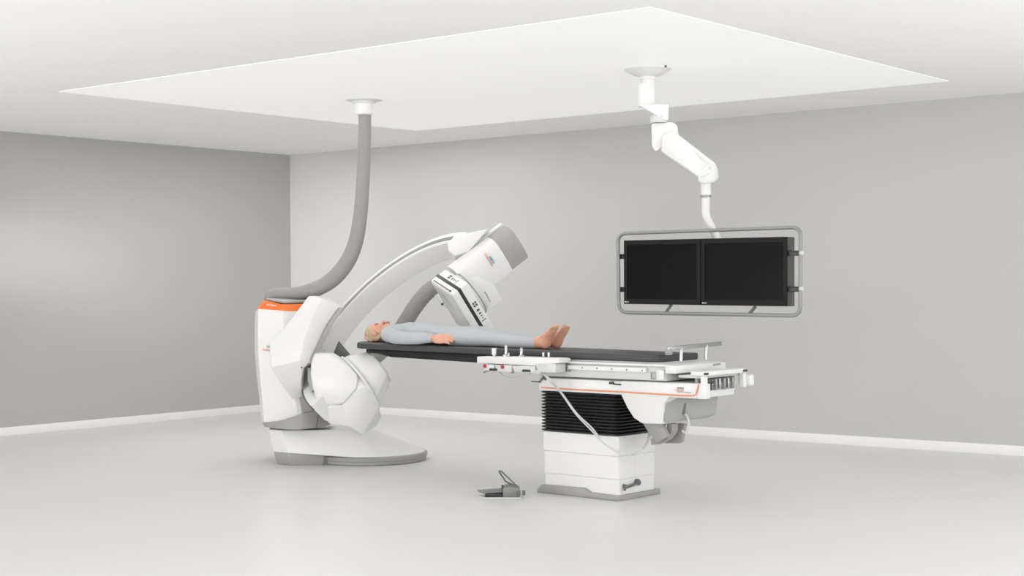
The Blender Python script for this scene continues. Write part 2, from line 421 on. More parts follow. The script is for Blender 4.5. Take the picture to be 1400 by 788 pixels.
for px, y0, y1, r, kd in ((676.3, 488.5, 476, .023, 'knob'), (692, 488.5, 471.5, .011, 'post'), (695.5, 488.5, 482.5, .010, 'post'), (713, 489, 475.5, .011, 'post'), (743.3, 489.5, 482, .0095, 'knob'), (750.5, 489.5, 482, .0095, 'knob')): stick(px, y0, y1, r, kd)
for a, b2, c in (((661, 509.5), (670, 506), (680, 505.5)), ((699, 510), (707, 507), (725, 507))):
    b = NB(); tube([ts(*a, yc), ts(*b2, yc), ts(*c, yc)], .0055, 8, bm=b)
    ho = obj('clamp_lever', b, M['steel'], con)
    p = ts(c[0]-4, c[1], yc); obj('lever_grip', fbox(p, EX, EY, Z, -.035, .03, -.012, .012, -.008, .007, .003), M['black'], con)
obj('connector', fbox(ts(732, 508.5, yc), EX, EY, Z, -.04, .04, 0, .05, -.012, .012, .003), M['white2'], con)
obj('console_cable', tube(smooth_path([ts(682, 509, yc+.05), ts(690, 516, yc+.05), ts(702, 518, yc+.05), ts(716, 515, yc+.05), ts(726, 510, yc+.05)], 6), .006, 8), M['cable'], con)
b = NB()
for d in (0, 1):
    tube(smooth_path([ts(741+2*d, 510, yc+.03), ts(752+2*d, 521, yc), ts(768+d, 539, -.06), ts(787+2*d, 566, -.05), ts(808+2*d, 588-2*d, -.045), ts(825, 606, -.04), ts(845, 619-d, -.03), ts(862, 622.5-2*d, -.02), ts(876-d, 618-3*d, .0), ts(885-2*d, 607, .06), ts(889-2*d, 592, .12)], 7), .0052, 8, bm=b)
cb = obj('control_cable', b, M['cable'])
tag(cb, 'pair of white cables drooping from the console past the black bellows', 'cable')

# ------------------------------------------------------------------ foot switch on the floor
fo = onz(712, 682, 0); fl = onz(663, 682.5, 0); fx = (fo-fl).normalized(); fy = Z.cross(fx)
fs = thing('foot_switch', 'grey metal foot switch with raised wire bail on the floor', 'foot pedal', (fl+fo)/2)
Lf = (fo-fl).length; FB = lambda px, py: onz(px, py, 0)
obj('floor_plate', prism([fl, fo, fo+fy*.17, fl-fx*.01+fy*.19, fl-fx*.055+fy*.10], Z*.007, .002), M['white2'], fs)
xb = Lf*.50
obj('switch_housing', prism([fl+fx*xb+fy*.01+Z*.007, fl+fx*(Lf*.985)+fy*.01+Z*.007, fl+fx*(Lf*.985)+fy*.01+Z*.052, fl+fx*(Lf*.92)+fy*.01+Z*.066, fl+fx*(xb+.03)+fy*.01+Z*.072, fl+fx*xb+fy*.01+Z*.062], fy*.155, .006), M['pedalgrey'], fs)
b = NB(); prism([fl+fx*.0+fy*.015+Z*.03, fl+fx*xb+fy*.015+Z*.038, fl+fx*xb+fy*.15+Z*.040, fl-fx*.05+fy*.13+Z*.032, fl-fx*.03+fy*.06+Z*.030], Z*.007, .002, b)
obj('pedal', b, M['pedalgrey'], fs)
obj('pedal_gap', fbox(fl, fx, fy, Z, .0, xb, .02, .14, .007, .029, .002), M['black'], fs)
for k in (0, 1): obj('pedal_stop', fbox(fl, fx, fy, Z, xb-.008, xb+.012, .03+k*.075, .075+k*.075, .056, .066, .003), M['black'], fs)
for k in (0, 1): obj('side_clip', fbox(fl, fx, fy, Z, Lf*.90+.03*k, Lf*.90+.022+.03*k, -.004, .012, .02, .05, .003), M['dgrey'], fs)
g1 = fl+fx*(xb+.075)+fy*.12+Z*.065; g2 = fl+fx*(Lf*.93)+fy*.03+Z*.06
kn = onp(682.5, 645.5, fl+fy*.08, fy); kn2 = onp(693, 652, fl+fy*.06, fy)
obj('wire_bail', tube(smooth_path([g1, onp(692.3, 659, fl+fy*.1, fy), onp(688, 653.5, fl+fy*.1, fy), kn-fx*.0, kn+fx*.012+Z*.003, kn2, onp(702, 660.5, fl+fy*.04, fy), g2], 6), .0048, 10), M['dgrey'], fs)

# ------------------------------------------------------------------ lying person
PY = .212
HEAD = [0., 1.]
def Pt(s, y, h):
    if HEAD[1] != 1.: h = h*HEAD[1] - .17*max(0., -2.265-s)
    return T(s+HEAD[0], y, zt(s)+h)
def limb(bm, pts, rad, seg=18, roll=0.):
    """pts: (s, y, h); rad: (half-width, half-height)"""
    P = [Pt(*p) for p in pts]; n = len(P)
    rings = []
    Pn, Rn = [], []
    for i in range(n-1):
        for k in range(6):
            f = k/6; f2 = f*f*(3-2*f); Pn.append(P[i].lerp(P[i+1], f)); Rn.append((rad[i][0]*(1-f2)+rad[i+1][0]*f2, rad[i][1]*(1-f2)+rad[i+1][1]*f2))
    Pn.append(P[-1]); Rn.append(rad[-1])
    def axes(t):
        w = (EY - t*EY.dot(t)).normalized(); u = t.cross(w)
        return w*math.cos(roll)+u*math.sin(roll), u*math.cos(roll)-w*math.sin(roll)
    for i, p in enumerate(Pn):
        t = (Pn[min(i+1, len(Pn)-1)]-Pn[max(i-1, 0)]).normalized()
        w, u = axes(t)
        rings.append([p + w*(Rn[i][0]*math.cos(a)) + u*(Rn[i][1]*math.sin(a)) for a in [2*math.pi*k/seg for k in range(seg)]])
    loft(rings, bm)
    for e in (0, 1):
        i = 0 if e == 0 else len(Pn)-1
        tt = (Pn[1]-Pn[0]).normalized() if e == 0 else (Pn[-1]-Pn[-2]).normalized()
        w, u = axes(tt); r = min(Rn[i])
        ellipsoid(Pn[i], w*Rn[i][0], u*Rn[i][1], tt*r*.7, bm, seg, 10)
def ell(bm, s, y, h, rs, ry, rh, tilt=0.):
    a = EX*math.cos(tilt)+Z*math.sin(tilt); c = -EX*math.sin(tilt)+Z*math.cos(tilt)
    ellipsoid(Pt(s, y, h), a*rs, EY*ry, c*rh, bm)
person = thing('person', 'person in a pale blue-grey bodysuit lying face up with bare feet', 'person', Pt(-1.5, PY, 0))
def torso(bm, g=0.):
    limb(bm, [(-2.07, PY, .076), (-2.00, PY, .077), (-1.90, PY, .074), (-1.75, PY, .067), (-1.60, PY, .063), (-1.50, PY, .064), (-1.42, PY, .062)],
         [(.125+g, .048+g), (.150+g, .062+g), (.136+g, .067+g), (.114+g, .060+g), (.130+g, .057+g), (.162+g, .059+g), (.155+g, .055+g)], 28)
    for sy in (-1, 1):
        ell(bm, -2.05, PY+sy*.145, .064, .065+g, .055+g, .056+g)
        ell(bm, -1.93, PY+sy*.065, .106, .075+g, .062+g, .038+g)
    limb(bm, [(-2.12, PY, .072), (-2.03, PY, .077)], [(.07+g, .045+g), (.12+g, .053+g)])
def legs(bm, g=0., end=-.80):
    for sy in (-1, 1):
        ya = PY+sy*.085; yk = PY+sy*.068; yf = PY+sy*.056
        pts = [(-1.50, ya, .066), (-1.36, ya, .064), (-1.19, yk, .056), (-1.12, yk, .053), (-1.00, yf+sy*.008, .045), (-.88, yf, .040), (end, yf, .040)]
        rad = [(.083, .060), (.080, .058), (.056, .046), (.052, .043), (.053, .041), (.041, .034), (.034, .032)]
        limb(bm, pts, [(a+g, c+g) for a, c in rad])
ARM = {-1: [(-2.05, PY-.152, .066), (-1.94, PY-.200, .050), (-1.83, PY-.218, .046), (-1.72, PY-.208, .048), (-1.60, PY-.188, .052)],
        1: [(-2.05, PY+.152, .066), (-1.94, PY+.197, .054), (-1.83, PY+.212, .050), (-1.72, PY+.190, .052), (-1.60, PY+.175, .054)]}
AR = [(.050, .050), (.044, .044), (.040, .039), (.040, .037), (.029, .027)]
def arms(bm, g=0., cut=0):
    for sy in (-1, 1):
        pts, rad = ARM[sy][:], AR[:]
        if not cut: pts = pts+[(-1.565, pts[-1][1]-.002*sy, .053)]; rad = rad+[(.028, .022)]
        limb(bm, pts, [(a+g, c+g) for a, c in rad])
PHI = R_(48)
def hand(bm, sy):
    """back of the hand turned up and outwards; lateral axis runs from the little finger (outside, low) to the thumb (inside, high)"""
    y0 = ARM[sy][-1][1]; h0 = .050; ro = PHI if sy < 0 else -PHI
    def hp_(s, lat, th=0.): return (s, y0 - sy*(lat*math.cos(PHI) - th*math.sin(PHI)), h0 + lat*math.sin(PHI) + th*math.cos(PHI))
    limb(bm, [hp_(-1.58, 0), hp_(-1.545, 0), hp_(-1.505, 0), hp_(-1.478, 0)], [(.027, .020), (.040, .018), (.044, .017), (.041, .014)], 18, ro)
    for k in range(4):
        lat = -.030+.0196*k; L = (.060, .076, .082, .072)[k]; s0 = -1.485
        p = [hp_(s0, lat, .001), hp_(s0+L*.45, lat*.98, .003), hp_(s0+L*.78, lat*.92, -.008), hp_(s0+L*.95, lat*.86, -.022)]
        limb(bm, p, [(.0094, .0094), (.0090, .0088), (.0082, .0078), (.0068, .0064)], 10)
    limb(bm, [hp_(-1.56, .024, -.004), hp_(-1.525, .046, -.010), hp_(-1.495, .053, -.014), hp_(-1.47, .051, -.019)], [(.015, .013), (.012, .011), (.0100, .0095), (.0076, .007)], 10)
def foot(bm, sy):
    y0 = PY+sy*.056; yt = y0-.010 if sy < 0 else y0+.004
    limb(bm, [(-.80, y0, .040), (-.745, y0, .043), (-.715, y0, .044)], [(.033, .033), (.034, .038), (.033, .040)])
    ell(bm, -.698, y0, .034, .036, .033, .034)
    limb(bm, [(-.692, y0, .038), (-.668, y0-.004, .078), (-.640, yt-.004, .108), (-.624, yt-.006, .124)], [(.032, .036), (.035, .033), (.041, .022), (.040, .014)])
    limb(bm, [(-.740, y0, .064), (-.695, y0, .084), (-.648, yt-.004, .114)], [(.027, .022), (.030, .021), (.032, .013)])
    for k in range(5):
        big = 4-k
        yo = yt-.006+(-.031+.0155*k)*(1 if sy < 0 else -1)
        L = (.040, .034, .031, .028, .024)[big]; r = (.0130, .0088, .0084, .0080, .0076)[big]
        limb(bm, [(-.632, yo, .116), (-.620+L*.2, yo, .124+L*.40), (-.616+L*.2, yo, .124+L*.80)], [(r, r), (r, r*.95), (r*.95, r*.85)], 10)
def head(bm):
    ell(bm, -2.385, PY, .090, .086, .072, .070, .16)                # cranium
    ell(bm, -2.335, PY, .098, .085, .060, .056, -.1)               # face
    ell(bm, -2.262, PY, .106, .036, .042, .034, -.35)              # jaw
    ell(bm, -2.238, PY, .122, .018, .020, .018)                    # chin
    ell(bm, -2.385, PY, .130, .050, .052, .030, .25)               # forehead
    for sy in (-1, 1):
        ell(bm, -2.318, PY+sy*.034, .134, .024, .019, .016)        # cheeks
        ell(bm, -2.355, PY+sy*.030, .146, .012, .020, .009)        # brow ridge
        ell(bm, -2.330, PY+sy*.072, .066, .031, .010, .020, -.35)  # ears
        ell(bm, -2.322, PY+sy*.078, .074, .026, .006, .012, -.35)
    limb(bm, [(-2.352, PY, .146), (-2.325, PY, .160), (-2.308, PY, .168)], [(.008, .008), (.010, .009), (.013, .010)], 10)   # nose
    for sy in (-1, 1): ell(bm, -2.303, PY+sy*.012, .158, .009, .007, .007)
    ell(bm, -2.272, PY, .142, .016, .022, .012)                    # mouth
    limb(bm, [(-2.29, PY, .070), (-2.20, PY, .074), (-2.09, PY, .078)], [(.052, .052), (.050, .048), (.065, .050)])  # neck
bb = NB(); torso(bb); legs(bb); arms(bb)
for sy in (-1, 1): hand(bb, sy); foot(bb, sy)
HEAD[:] = [.042, .91]; head(bb); HEAD[:] = [0., 1.]
body_o = obj('body', remeshed(bb, .0042, 3), M['skin'], person, angle=180)
bs = NB(); torso(bs, .007); legs(bs, .007, -.785); arms(bs, .006, 1)
limb(bs, [(-2.165, PY, .074), (-2.12, PY, .076), (-2.05, PY, .08)], [(.056, .054), (.072, .056), (.12, .058)])
st = obj('bodysuit', remeshed(bs, .005, 2), M['suit'], person, angle=180)
# hair: a cap around the back of the skull, brushed down to the nape
bh = NB(); HEAD[:] = [.042, .93]
ell(bh, -2.398, PY, .084, .080, .078, .070, .16)
ell(bh, -2.372, PY, .062, .082, .080, .050)
ell(bh, -2.33, PY, .048, .075, .074, .036)
for sy in (-1, 1): ell(bh, -2.372, PY+sy*.058, .072, .050, .022, .045, .2); ell(bh, -2.328, PY+sy*.062, .044, .05, .018, .026, .1)
for k in range(26):
    a = random.uniform(-1, 1)
    limb(bh, [(-2.45+.03*abs(a), PY+a*.06, .10-.03*abs(a)), (-2.435, PY+a*.078, .06), (-2.36+random.uniform(-.02, .02), PY+a*.082, .022)], [(.008, .008), (.009, .009), (.006, .006)], 8)
obj('hair', remeshed(bh, .005, 2), M['hair'], person, angle=180)
for sy in (-1, 1):
    b = NB(); limb(b, [(-2.356, PY+sy*.016, .1515), (-2.358, PY+sy*.03, .152), (-2.352, PY+sy*.045, .145)], [(.005, .005), (.006, .005), (.004, .004)], 8); obj('eyebrow', b, M['brow'], person)
    b = NB(); limb(b, [(-2.336, PY+sy*.020, .1465), (-2.335, PY+sy*.031, .1485), (-2.337, PY+sy*.041, .1455)], [(.003, .004), (.005, .005), (.003, .004)], 8); obj('eyelid', b, M['brow'], person)
b = NB(); limb(b, [(-2.277, PY-.018, .150), (-2.276, PY, .1555), (-2.277, PY+.018, .150)], [(.005, .004), (.006, .005), (.005, .004)], 8)
limb(b, [(-2.267, PY-.015, .149), (-2.266, PY, .1535), (-2.267, PY+.015, .149)], [(.005, .004), (.006, .005), (.005, .004)], 8)
obj('lips', b, M['lip'], person)

# ------------------------------------------------------------------ ceiling-hung monitor arm
D0 = 10.0
ms = thing('monitor_suspension', 'white jointed ceiling arm holding a tubular metal frame for two monitors', 'ceiling arm', at(968, 430, 9.3))
fc = onz(885.5, 93.5, CH)
D0 = (fc-CAM).dot(FW)
def m_px(n, D): return n*D/FPX
r = m_px(31.5, D0)
fl_ = obj('ceiling_flange', lathe(fc, -Z, [(r, .001), (r, .008), (r*.97, .014), (r*.62, .046), (r*.34, .056), (r*.33, .075)], 48), M['white'], ms)
obj('flange_screw', cyl(onz(910, 89.5, CH-.01), -Z, .008, .012, 10), M['dgrey'], fl_)
ztop = fc.z-.07
def zpx(px, py, D): return at(px, py, D)
obj('ceiling_stem', lathe(at(885.8, 105, D0), -Z, [(m_px(8.5, D0), 0), (m_px(8.5, D0), m_px(12, D0))], 28), M['white'], ms)
obj('stem_joint', lathe(at(883.5, 115.5, D0), -Z, [(m_px(10, D0), 0), (m_px(10.6, D0), .008), (m_px(11.6, D0), m_px(27, D0)), (m_px(10.6, D0), m_px(31, D0))], 28), M['white'], ms)
D1 = D0-.05
b = NB(); hull([at(872.5, 143.5, D1-.05), at(896, 143, D1-.05), at(914, 143, D1-.03), at(914, 164, D1-.03), at(909, 165.5, D1-.05), at(893, 154, D1-.06),
                at(872.5, 143.5, D1+.06), at(898, 142, D1+.08), at(914, 143, D1+.06), at(914, 164, D1+.06), at(894, 156, D1+.05)], .008, b)
obj('offset_link', b, M['white'], ms)
obj('joint_ring', lathe(at(900.5, 156, D1), -Z, [(m_px(9, D1), 0), (m_px(11.5, D1), m_px(4, D1)), (m_px(11.5, D1), m_px(12, D1))], 24), M['white2'], ms)
b = NB(); hull([at(890.5, 172, D1-.03), at(893, 168, D1-.03), at(919, 167, D1-.03), at(926, 172, D1), at(928, 186, D1), at(904, 203, D1-.06), at(896, 208, D1-.06), at(891, 200, D1-.05),
                at(890.5, 172, D1+.08), at(893, 168, D1+.09), at(921, 167.5, D1+.1), at(928, 186, D1+.1), at(896, 207, D1+.04)], .010, b, 3)
obj('shoulder_joint', b, M['white'], ms)
D2 = D1-.35
b = NB(); hull([at(905, 184, D1-.08), at(917, 178.5, D1-.05), at(927, 184, D1-.03), at(979, 224, D2+.03), at(972, 236, D2-.04), at(957, 244, D2-.05), at(922, 219, D1-.18), at(904, 208, D1-.1),
                at(917, 179, D1+.06), at(927, 184, D1+.07), at(979, 224, D2+.1), at(957, 243, D2+.08), at(906, 209, D1+.04)], .012, b, 3)
ar_ = obj('spring_arm', b, M['white'], ms)
tv = [at(917, 180.8, D1-.056), at(934, 194.5, D1-.10), at(969, 224, D2-.01), at(971, 231, D2-.045)]
obj('arm_seam', tube(tv, .003, 6), M['white2'], ar_)
DE = D2+.02
b = NB(); hull([at(954, 248, DE-.05), at(955, 236, DE-.06), at(966, 226, DE-.06), at(978, 224, DE-.03), at(982, 232, DE), at(982, 244, DE), at(978, 249, DE-.03), at(962, 252, DE-.05),
                at(955, 238, DE+.06), at(978, 224, DE+.07), at(982, 244, DE+.07), at(966, 251, DE+.07), at(954, 247, DE+.04)], .010, b, 3)
obj('elbow_joint', b, M['white'], ms)
sx = at(965, 249, DE)
obj('drop_stem', lathe(sx, -Z, [(m_px(7.2, DE), 0), (m_px(7.0, DE), m_px(18, DE))], 24), M['white'], ms)
obj('stem_collar', lathe(at(965, 267, DE), -Z, [(m_px(7.4, DE), 0), (m_px(7.4, DE), m_px(3, DE))], 24), M['steel'], ms)
# monitor plane
MA = R_(-5); MU = V((math.cos(MA), math.sin(MA), 0)); MN = V((math.sin(MA), -math.cos(MA), 0))    # MN faces the viewer
MP = at(965, 372, DE-.16)
def mo(px, py, off=0.): return onp(px, py, MP+MN*off, MN)
MU = ((mo(1074, 324)-mo(852, 329)).normalized()+(mo(1074, 419)-mo(852, 415.8)).normalized()).normalized()
MV = MN.cross(MU).normalized()
if MV.z < 0: MV = -MV
rt = m_px(5.6, DE)
c1 = sx-Z*(m_px(20, DE)); ctrl = [c1, at(965, 290, DE), at(966.5, 298, DE), at(972, 310, DE), at(980, 326, DE+.01), mo(985, 345, -.16), mo(985, 368, -.17)]
obj('drop_tube', tube(smooth_path(ctrl, 6), rt, 20), M['white'], ms)
# tubular frame
cor = [V((844.8, 319.6, 0)), V((1094.6, 310.6, 0)), V((1094.2, 432, 0)), V((846.2, 427.6, 0))]; loop = []
for k in range(4):
    a_, c_, e_ = cor[k-1], cor[k], cor[(k+1) % 4]
    u_, w_ = (a_-c_).normalized()*13, (e_-c_).normalized()*13
    for q in range(9):
        t = q/8; p = (c_+u_)*(1-t)**2 + c_*2*t*(1-t) + (c_+w_)*t*t; loop.append(mo(p.x, p.y, .01))
fr = obj('tubular_frame', tube(loop, m_px(2.6, 9.5), 12, closed=True), M['frame'], ms)
b = NB()
for py, xa, xb in ((351, 846, 854), (396, 846, 854), (346.5, 1077, 1093), (395.5, 1077, 1093)):
    p, q = mo(xa, py, -.02), mo(xb, py, -.02)
    obj('frame_strut', fbox(p, MU, MN, MV, 0, (q-p).dot(MU), -.012, .012, -.016, .016, .003), M['black'], ms)
for py in (346, 395): obj('frame_cap', cyl(mo(1093.5, py, .01), MU, .013, .022, 16, .004), M['white2'], ms)
for a, c in (((918, 417), (911, 426.5)), ((1033, 419.5), (1025, 428.5))):
    obj('frame_stay', tube([mo(*a, -.03), mo((a[0]+c[0])/2, (a[1]+c[1])/2, -.01), mo(*c, .008)], .010, 10), M['dgrey'], ms)
obj('mount_plate', fbox(MP, MU, MN, MV, -.30, .42, -.16, -.10, -.08, .08, .006), M['dgrey'], ms)
def monitor(xl, xr, yt, yb, label):
    o = mo(xl, (yt[0]+yb[0])/2); wdt = (mo(xr, (yt[1]+yb[1])/2)-o).dot(MU)
    hgt = ((mo(xl, yt[0])-mo(xl, yb[0])).dot(MV)+(mo(xr, yt[1])-mo(xr, yb[1])).dot(MV))/2
    c = mo((xl+xr)/2, (sum(yt)+sum(yb))/4)
    t = thing('monitor', label, 'monitor', c-MV*hgt/2, 'ceiling monitors')
    w2, h2 = wdt/2-.0015, hgt/2; bx, bt, bo = .026, .030, .034
    P = lambda x, y, z: c+MU*x+MV*y+MN*z
    obj('housing', fbox(c, MU, MV, MN, -w2, w2, -h2, h2, -.085, -.006, .006), M['bezel2'], t)
    b = NB()
    out = [P(-w2, -h2, 0), P(w2, -h2, 0), P(w2, h2, 0), P(-w2, h2, 0)]
    inn = [P(-w2+bx, -h2+bo, 0), P(w2-bx, -h2+bo, 0), P(w2-bx, h2-bt, 0), P(-w2+bx, h2-bt, 0)]
    f0 = [b.verts.new(p) for p in out]; f1 = [b.verts.new(p) for p in inn]; k0 = [b.verts.new(p-MN*.008) for p in out]; k1 = [b.verts.new(p-MN*.008) for p in inn]
    for i in range(4):
        j = (i+1) % 4
        b.faces.new((f0[i], f0[j], f1[j], f1[i])); b.faces.new((k0[j], k0[i], k1[i], k1[j])); b.faces.new((f0[j], f0[i], k0[i], k0[j])); b.faces.new((f1[i], f1[j], k1[j], k1[i]))
    be = obj('bezel', b, M['bezel'], t)
    obj('screen', fbox(c, MU, MV, MN, -w2+bx-.004, w2-bx+.004, -h2+bo-.004, h2-bt+.004, -.0075, -.0045), M['screen'], t)
    lettering('lettering', 'EIZO', P(-w2+.018, -h2+.010, .0004), MU, MV, .024, M['whiteink'], be, .008)
    obj('maker_mark', cyl(P(-w2+.011, -h2+.0145, .0), MN, .0045, .001, 10), M['whiteink'], be)
    return t
monitor(851.7, 956.3, (329, 326.7), (415.8, 417.4), 'black flat monitor at the left of the tubular ceiling frame')
monitor(957.2, 1074.8, (326.6, 323.8), (417.5, 419.2), 'black flat monitor at the right of the tubular ceiling frame')

# ------------------------------------------------------------------ floor-standing C-arm scanner
rb = onz(440, 636, 0)
bot = thing('c_arm_scanner', 'white floor-standing X-ray scanner with tilted C-arm around the table head', 'x-ray machine', onz(440, 620, 0))
# base
dc, dr = V((4.02, -2.955, 0)), .428
def ringp(c, r, z, n=40): return [V((c.x+r*math.cos(2*math.pi*k/n), c.y+r*math.sin(2*math.pi*k/n), z)) for k in range(n)]
back = FH*.55
sk_b = [onz(379, 635, 0), onz(396, 636.8, 0), onz(440, 636, 0), onz(453, 634.5, 0)]
Dn = [(p-CAM).dot(FW) for p in sk_b]
sk_t = [at(374, 618, Dn[0]), at(395, 619.8, Dn[1]), at(444.5, 617.6, Dn[2]), at(452, 624.5, Dn[3])]
bk = [sk_b[3]+back*.8, sk_b[0]+back]
pts = sk_b+sk_t[:3]+[at(452, 625, Dn[3])]+[bk[0], bk[1], bk[0]+Z*.10, bk[1]+Z*.11]
bc = NB(); top = [at(367, 587.5, Dn[0]+.03), at(384, 588.5, Dn[1]+.05), at(417.5, 589.5, Dn[2]+.05)]
tz = top[2].z
tb_ = [top[0]+back, top[2]+back]
rim = ringp(dc, dr-.012, .062)
extra = [V((3.95, -2.95, tz)), at(482, 588, 11.3)+Z*.0, at(512, 587.5, 11.6), at(512, 587, 11.7)]
hull(sk_t[:3]+[at(450, 624, Dn[3]+.005)]+top+tb_+rim+extra, .012, bc, 3)
fb = obj('floor_base', bc, M['white'], bot, angle=25)
obj('base_skirt', hull(pts, .006), M['grey'], fb)
obj('platform_rim', lathe(dc, Z, [(dr-.02, 0), (dr-.008, .004), (dr-.008, .026), (dr, .030), (dr+.002, .055), (dr-.012, .064), (dr-.10, .066)], 72), M['grey'], fb)
for px, py in ((434, 600), (446, 613)): obj('base_screw', cyl(at(px, py, Dn[2]+.02), -FH, .006, .02, 8), M['dgrey'], fb)
obj('base_seam', tube([at(418, 589.5, Dn[2]+.045), at(445, 617.3, Dn[2]-.003)], .0035, 6), M['white2'], fb)
# column
def colsec(y, xs, grow=0.):
    Ds = (11.52, 11.37, 11.27, 11.275, 11.42, 11.85, 11.85)
    return [at(x, yy, D-grow) for x, yy, D in zip(xs, y, Ds)]
S = [([414.5, 411.8, 417, 417.5, 416, 412, 411.5], (360, 364, 386, 392, 436, 436, 360)),
     ([426, 422.4, 425, 425.6, 425, 420, 421], (349, 353, 386.5, 392.5, 438, 438, 352)),
     ([446]*7, (348, 353, 387.5, 394, 440, 440, 352)),
     ([480]*7, (348, 353, 390, 396, 443, 443, 352)),
     ([520]*7, (351.5, 356, 396, 402, 441, 441, 355)),
     ([550]*7, (355, 359, 404, 410, 437, 437, 358)),
     ([576.5, 577.5, 577, 576, 572, 572, 574], (357.5, 361, 408.5, 414.5, 439, 438, 360))]
cs = [colsec(*s) for s in S]
colm = obj('column', loft(cs[1:]), M['white'], bot, angle=28)
obj('top_band', loft([colsec([y-.6 for y in S[0][0]], S[0][1], .004), colsec(S[1][0], S[1][1], .004)]), M['orange'], colm, angle=28)
lid = [at(364, 411.5, 11.40), at(386, 415, 11.30), at(393, 415.5, 11.30), at(432, 413, 11.45), at(432, 410, 11.80), at(366, 409.5, 11.80)]
obj('top_lid', prism(lid, Z*.018, .005), M['capgrey'], colm)
def strip_solid(top, bot, vec, bev=.005):
    n = len(top); b = NB()
    t_ = [b.verts.new(at(*p)) for p in top]; u_ = [b.verts.new(at(*p)) for p in bot]
    t2 = [b.verts.new(at(*p)+vec) for p in top]; u2 = [b.verts.new(at(*p)+vec) for p in bot]
    for k in range(n-1):
        b.faces.new((t_[k], t_[k+1], u_[k+1], u_[k])); b.faces.new((t2[k+1], t2[k], u2[k], u2[k+1]))
        b.faces.new((t_[k+1], t_[k], t2[k], t2[k+1])); b.faces.new((u_[k], u_[k+1], u2[k+1], u2[k]))
    b.faces.new((t_[0], u_[0], u2[0], t2[0])); b.faces.new((u_[-1], t_[-1], t2[-1], u2[-1]))
    bmesh.ops.recalc_face_normals(b, faces=b.faces[:]); return b
ft = [(359.5, 577.5, 11.47), (368, 577.6, 11.33), (378, 576.8, 11.28), (388, 574.5, 11.245), (400, 570.5, 11.22), (411, 566.5, 11.205), (417, 565.2, 11.20), (430, 563.3, 11.24), (437, 567.5, 11.27), (450.5, 579.5, 11.33)]
fu = [(361, 583.5, 11.46), (369, 585, 11.33), (379, 586.4, 11.28), (389, 587.3, 11.245), (400, 587.8, 11.22), (410, 587.6, 11.205), (416, 587.1, 11.20), (430, 585.5, 11.24), (437, 584.4, 11.27), (449.5, 582, 11.33)]
obj('column_foot', strip_solid(ft, fu, FH*.42), M['grey'], colm, angle=40)
obj('foot_seam', tube([at(435.5, 567.5, 11.262), at(432.5, 584.5, 11.248)], .0035, 6), M['dgrey'], colm)
obj('bearing_ring', lathe(at(405, 587.5, 11.62)-Z*.012, Z, [(.20, 0), (.20, .03)], 40), M['chrome'], colm)
xd = (at(386, 425, 11.27)-at(353, 422.4, 11.37)).normalized(); yd = Z
lettering('lettering', 'SIEMENS', at(364.5, 475.3, 11.31), xd, yd, .072, M['teal'], colm, .0165, True)
lettering('lettering', 'Healthineers', at(359, 479.8, 11.325), xd, yd, .098, M['coral'], colm, .017, True)
xo = (at(386, 420.5, 11.27)-at(356, 418, 11.37)).normalized(); yo_ = (at(366, 413.5, 11.37)-at(366, 419.5, 11.34)).normalized()
lettering('lettering', 'ARTIS pheno', at(364.5, 418.7, 11.305), xo, Z, .088, M['whiteink'], colm, .017, True)
# swing arm housing
def facets(verts, faces, backs, vec, bev=.012):
    b = NB(); vs = [b.verts.new(at(*v)) for v in verts]
    for f in faces: b.faces.new([vs[i] for i in f])
    ws = {i: b.verts.new(at(*verts[i])+vec) for i in backs}
    n = len(backs)
    for k in range(n):
        i, j = backs[k], backs[(k+1) % n]; b.faces.new((vs[j], vs[i], ws[i], ws[j]))
    b.faces.new([ws[i] for i in backs])
    bmesh.ops.recalc_face_normals(b, faces=b.faces[:]); bevel(b, bev, 3, 12); return b
av = [(422, 404.8, 11.08), (440, 409, 11.01), (426, 434, 10.97), (416, 462, 10.94), (410, 493.5, 10.92), (370, 503, 11.0), (368, 468, 11.05), (388, 450, 11.06),
      (463, 421, 11.09), (446, 446, 11.04), (433, 473, 10.99), (425.5, 489, 10.97), (424, 498, 10.975), (415, 503, 10.96), (412.5, 520, 11.02), (413, 543, 11.14), (399.5, 546.5, 11.14), (383, 524, 11.07)]
sw = obj('swing_arm', facets(av, [(0, 1, 2, 3, 4, 5, 6, 7), (1, 8, 9, 2), (2, 9, 10, 3), (3, 10, 11, 4), (4, 11, 12, 13), (5, 4, 13, 14, 15, 16, 17)], [0, 1, 8, 9, 10, 11, 12, 13, 14, 15, 16, 17, 5, 6, 7], FH*.42, .010), M['white'], bot, angle=25)
obj('carriage_edge', tube(smooth_path([at(463.5, 421, 11.085), at(446.5, 446, 11.035), at(433.5, 473, 10.985), at(426, 489, 10.965), at(424.5, 498, 10.97)], 6), .0045, 8), M['grey'], sw)
obj('arm_seam', tube([at(384, 524, 11.072), at(400, 519.5, 11.045)], .003, 6), M['white2'], sw)
obj('arm_screw', cyl(at(402, 520.5, 11.05), -FH, .005, .006, 8), M['dgrey'], sw)
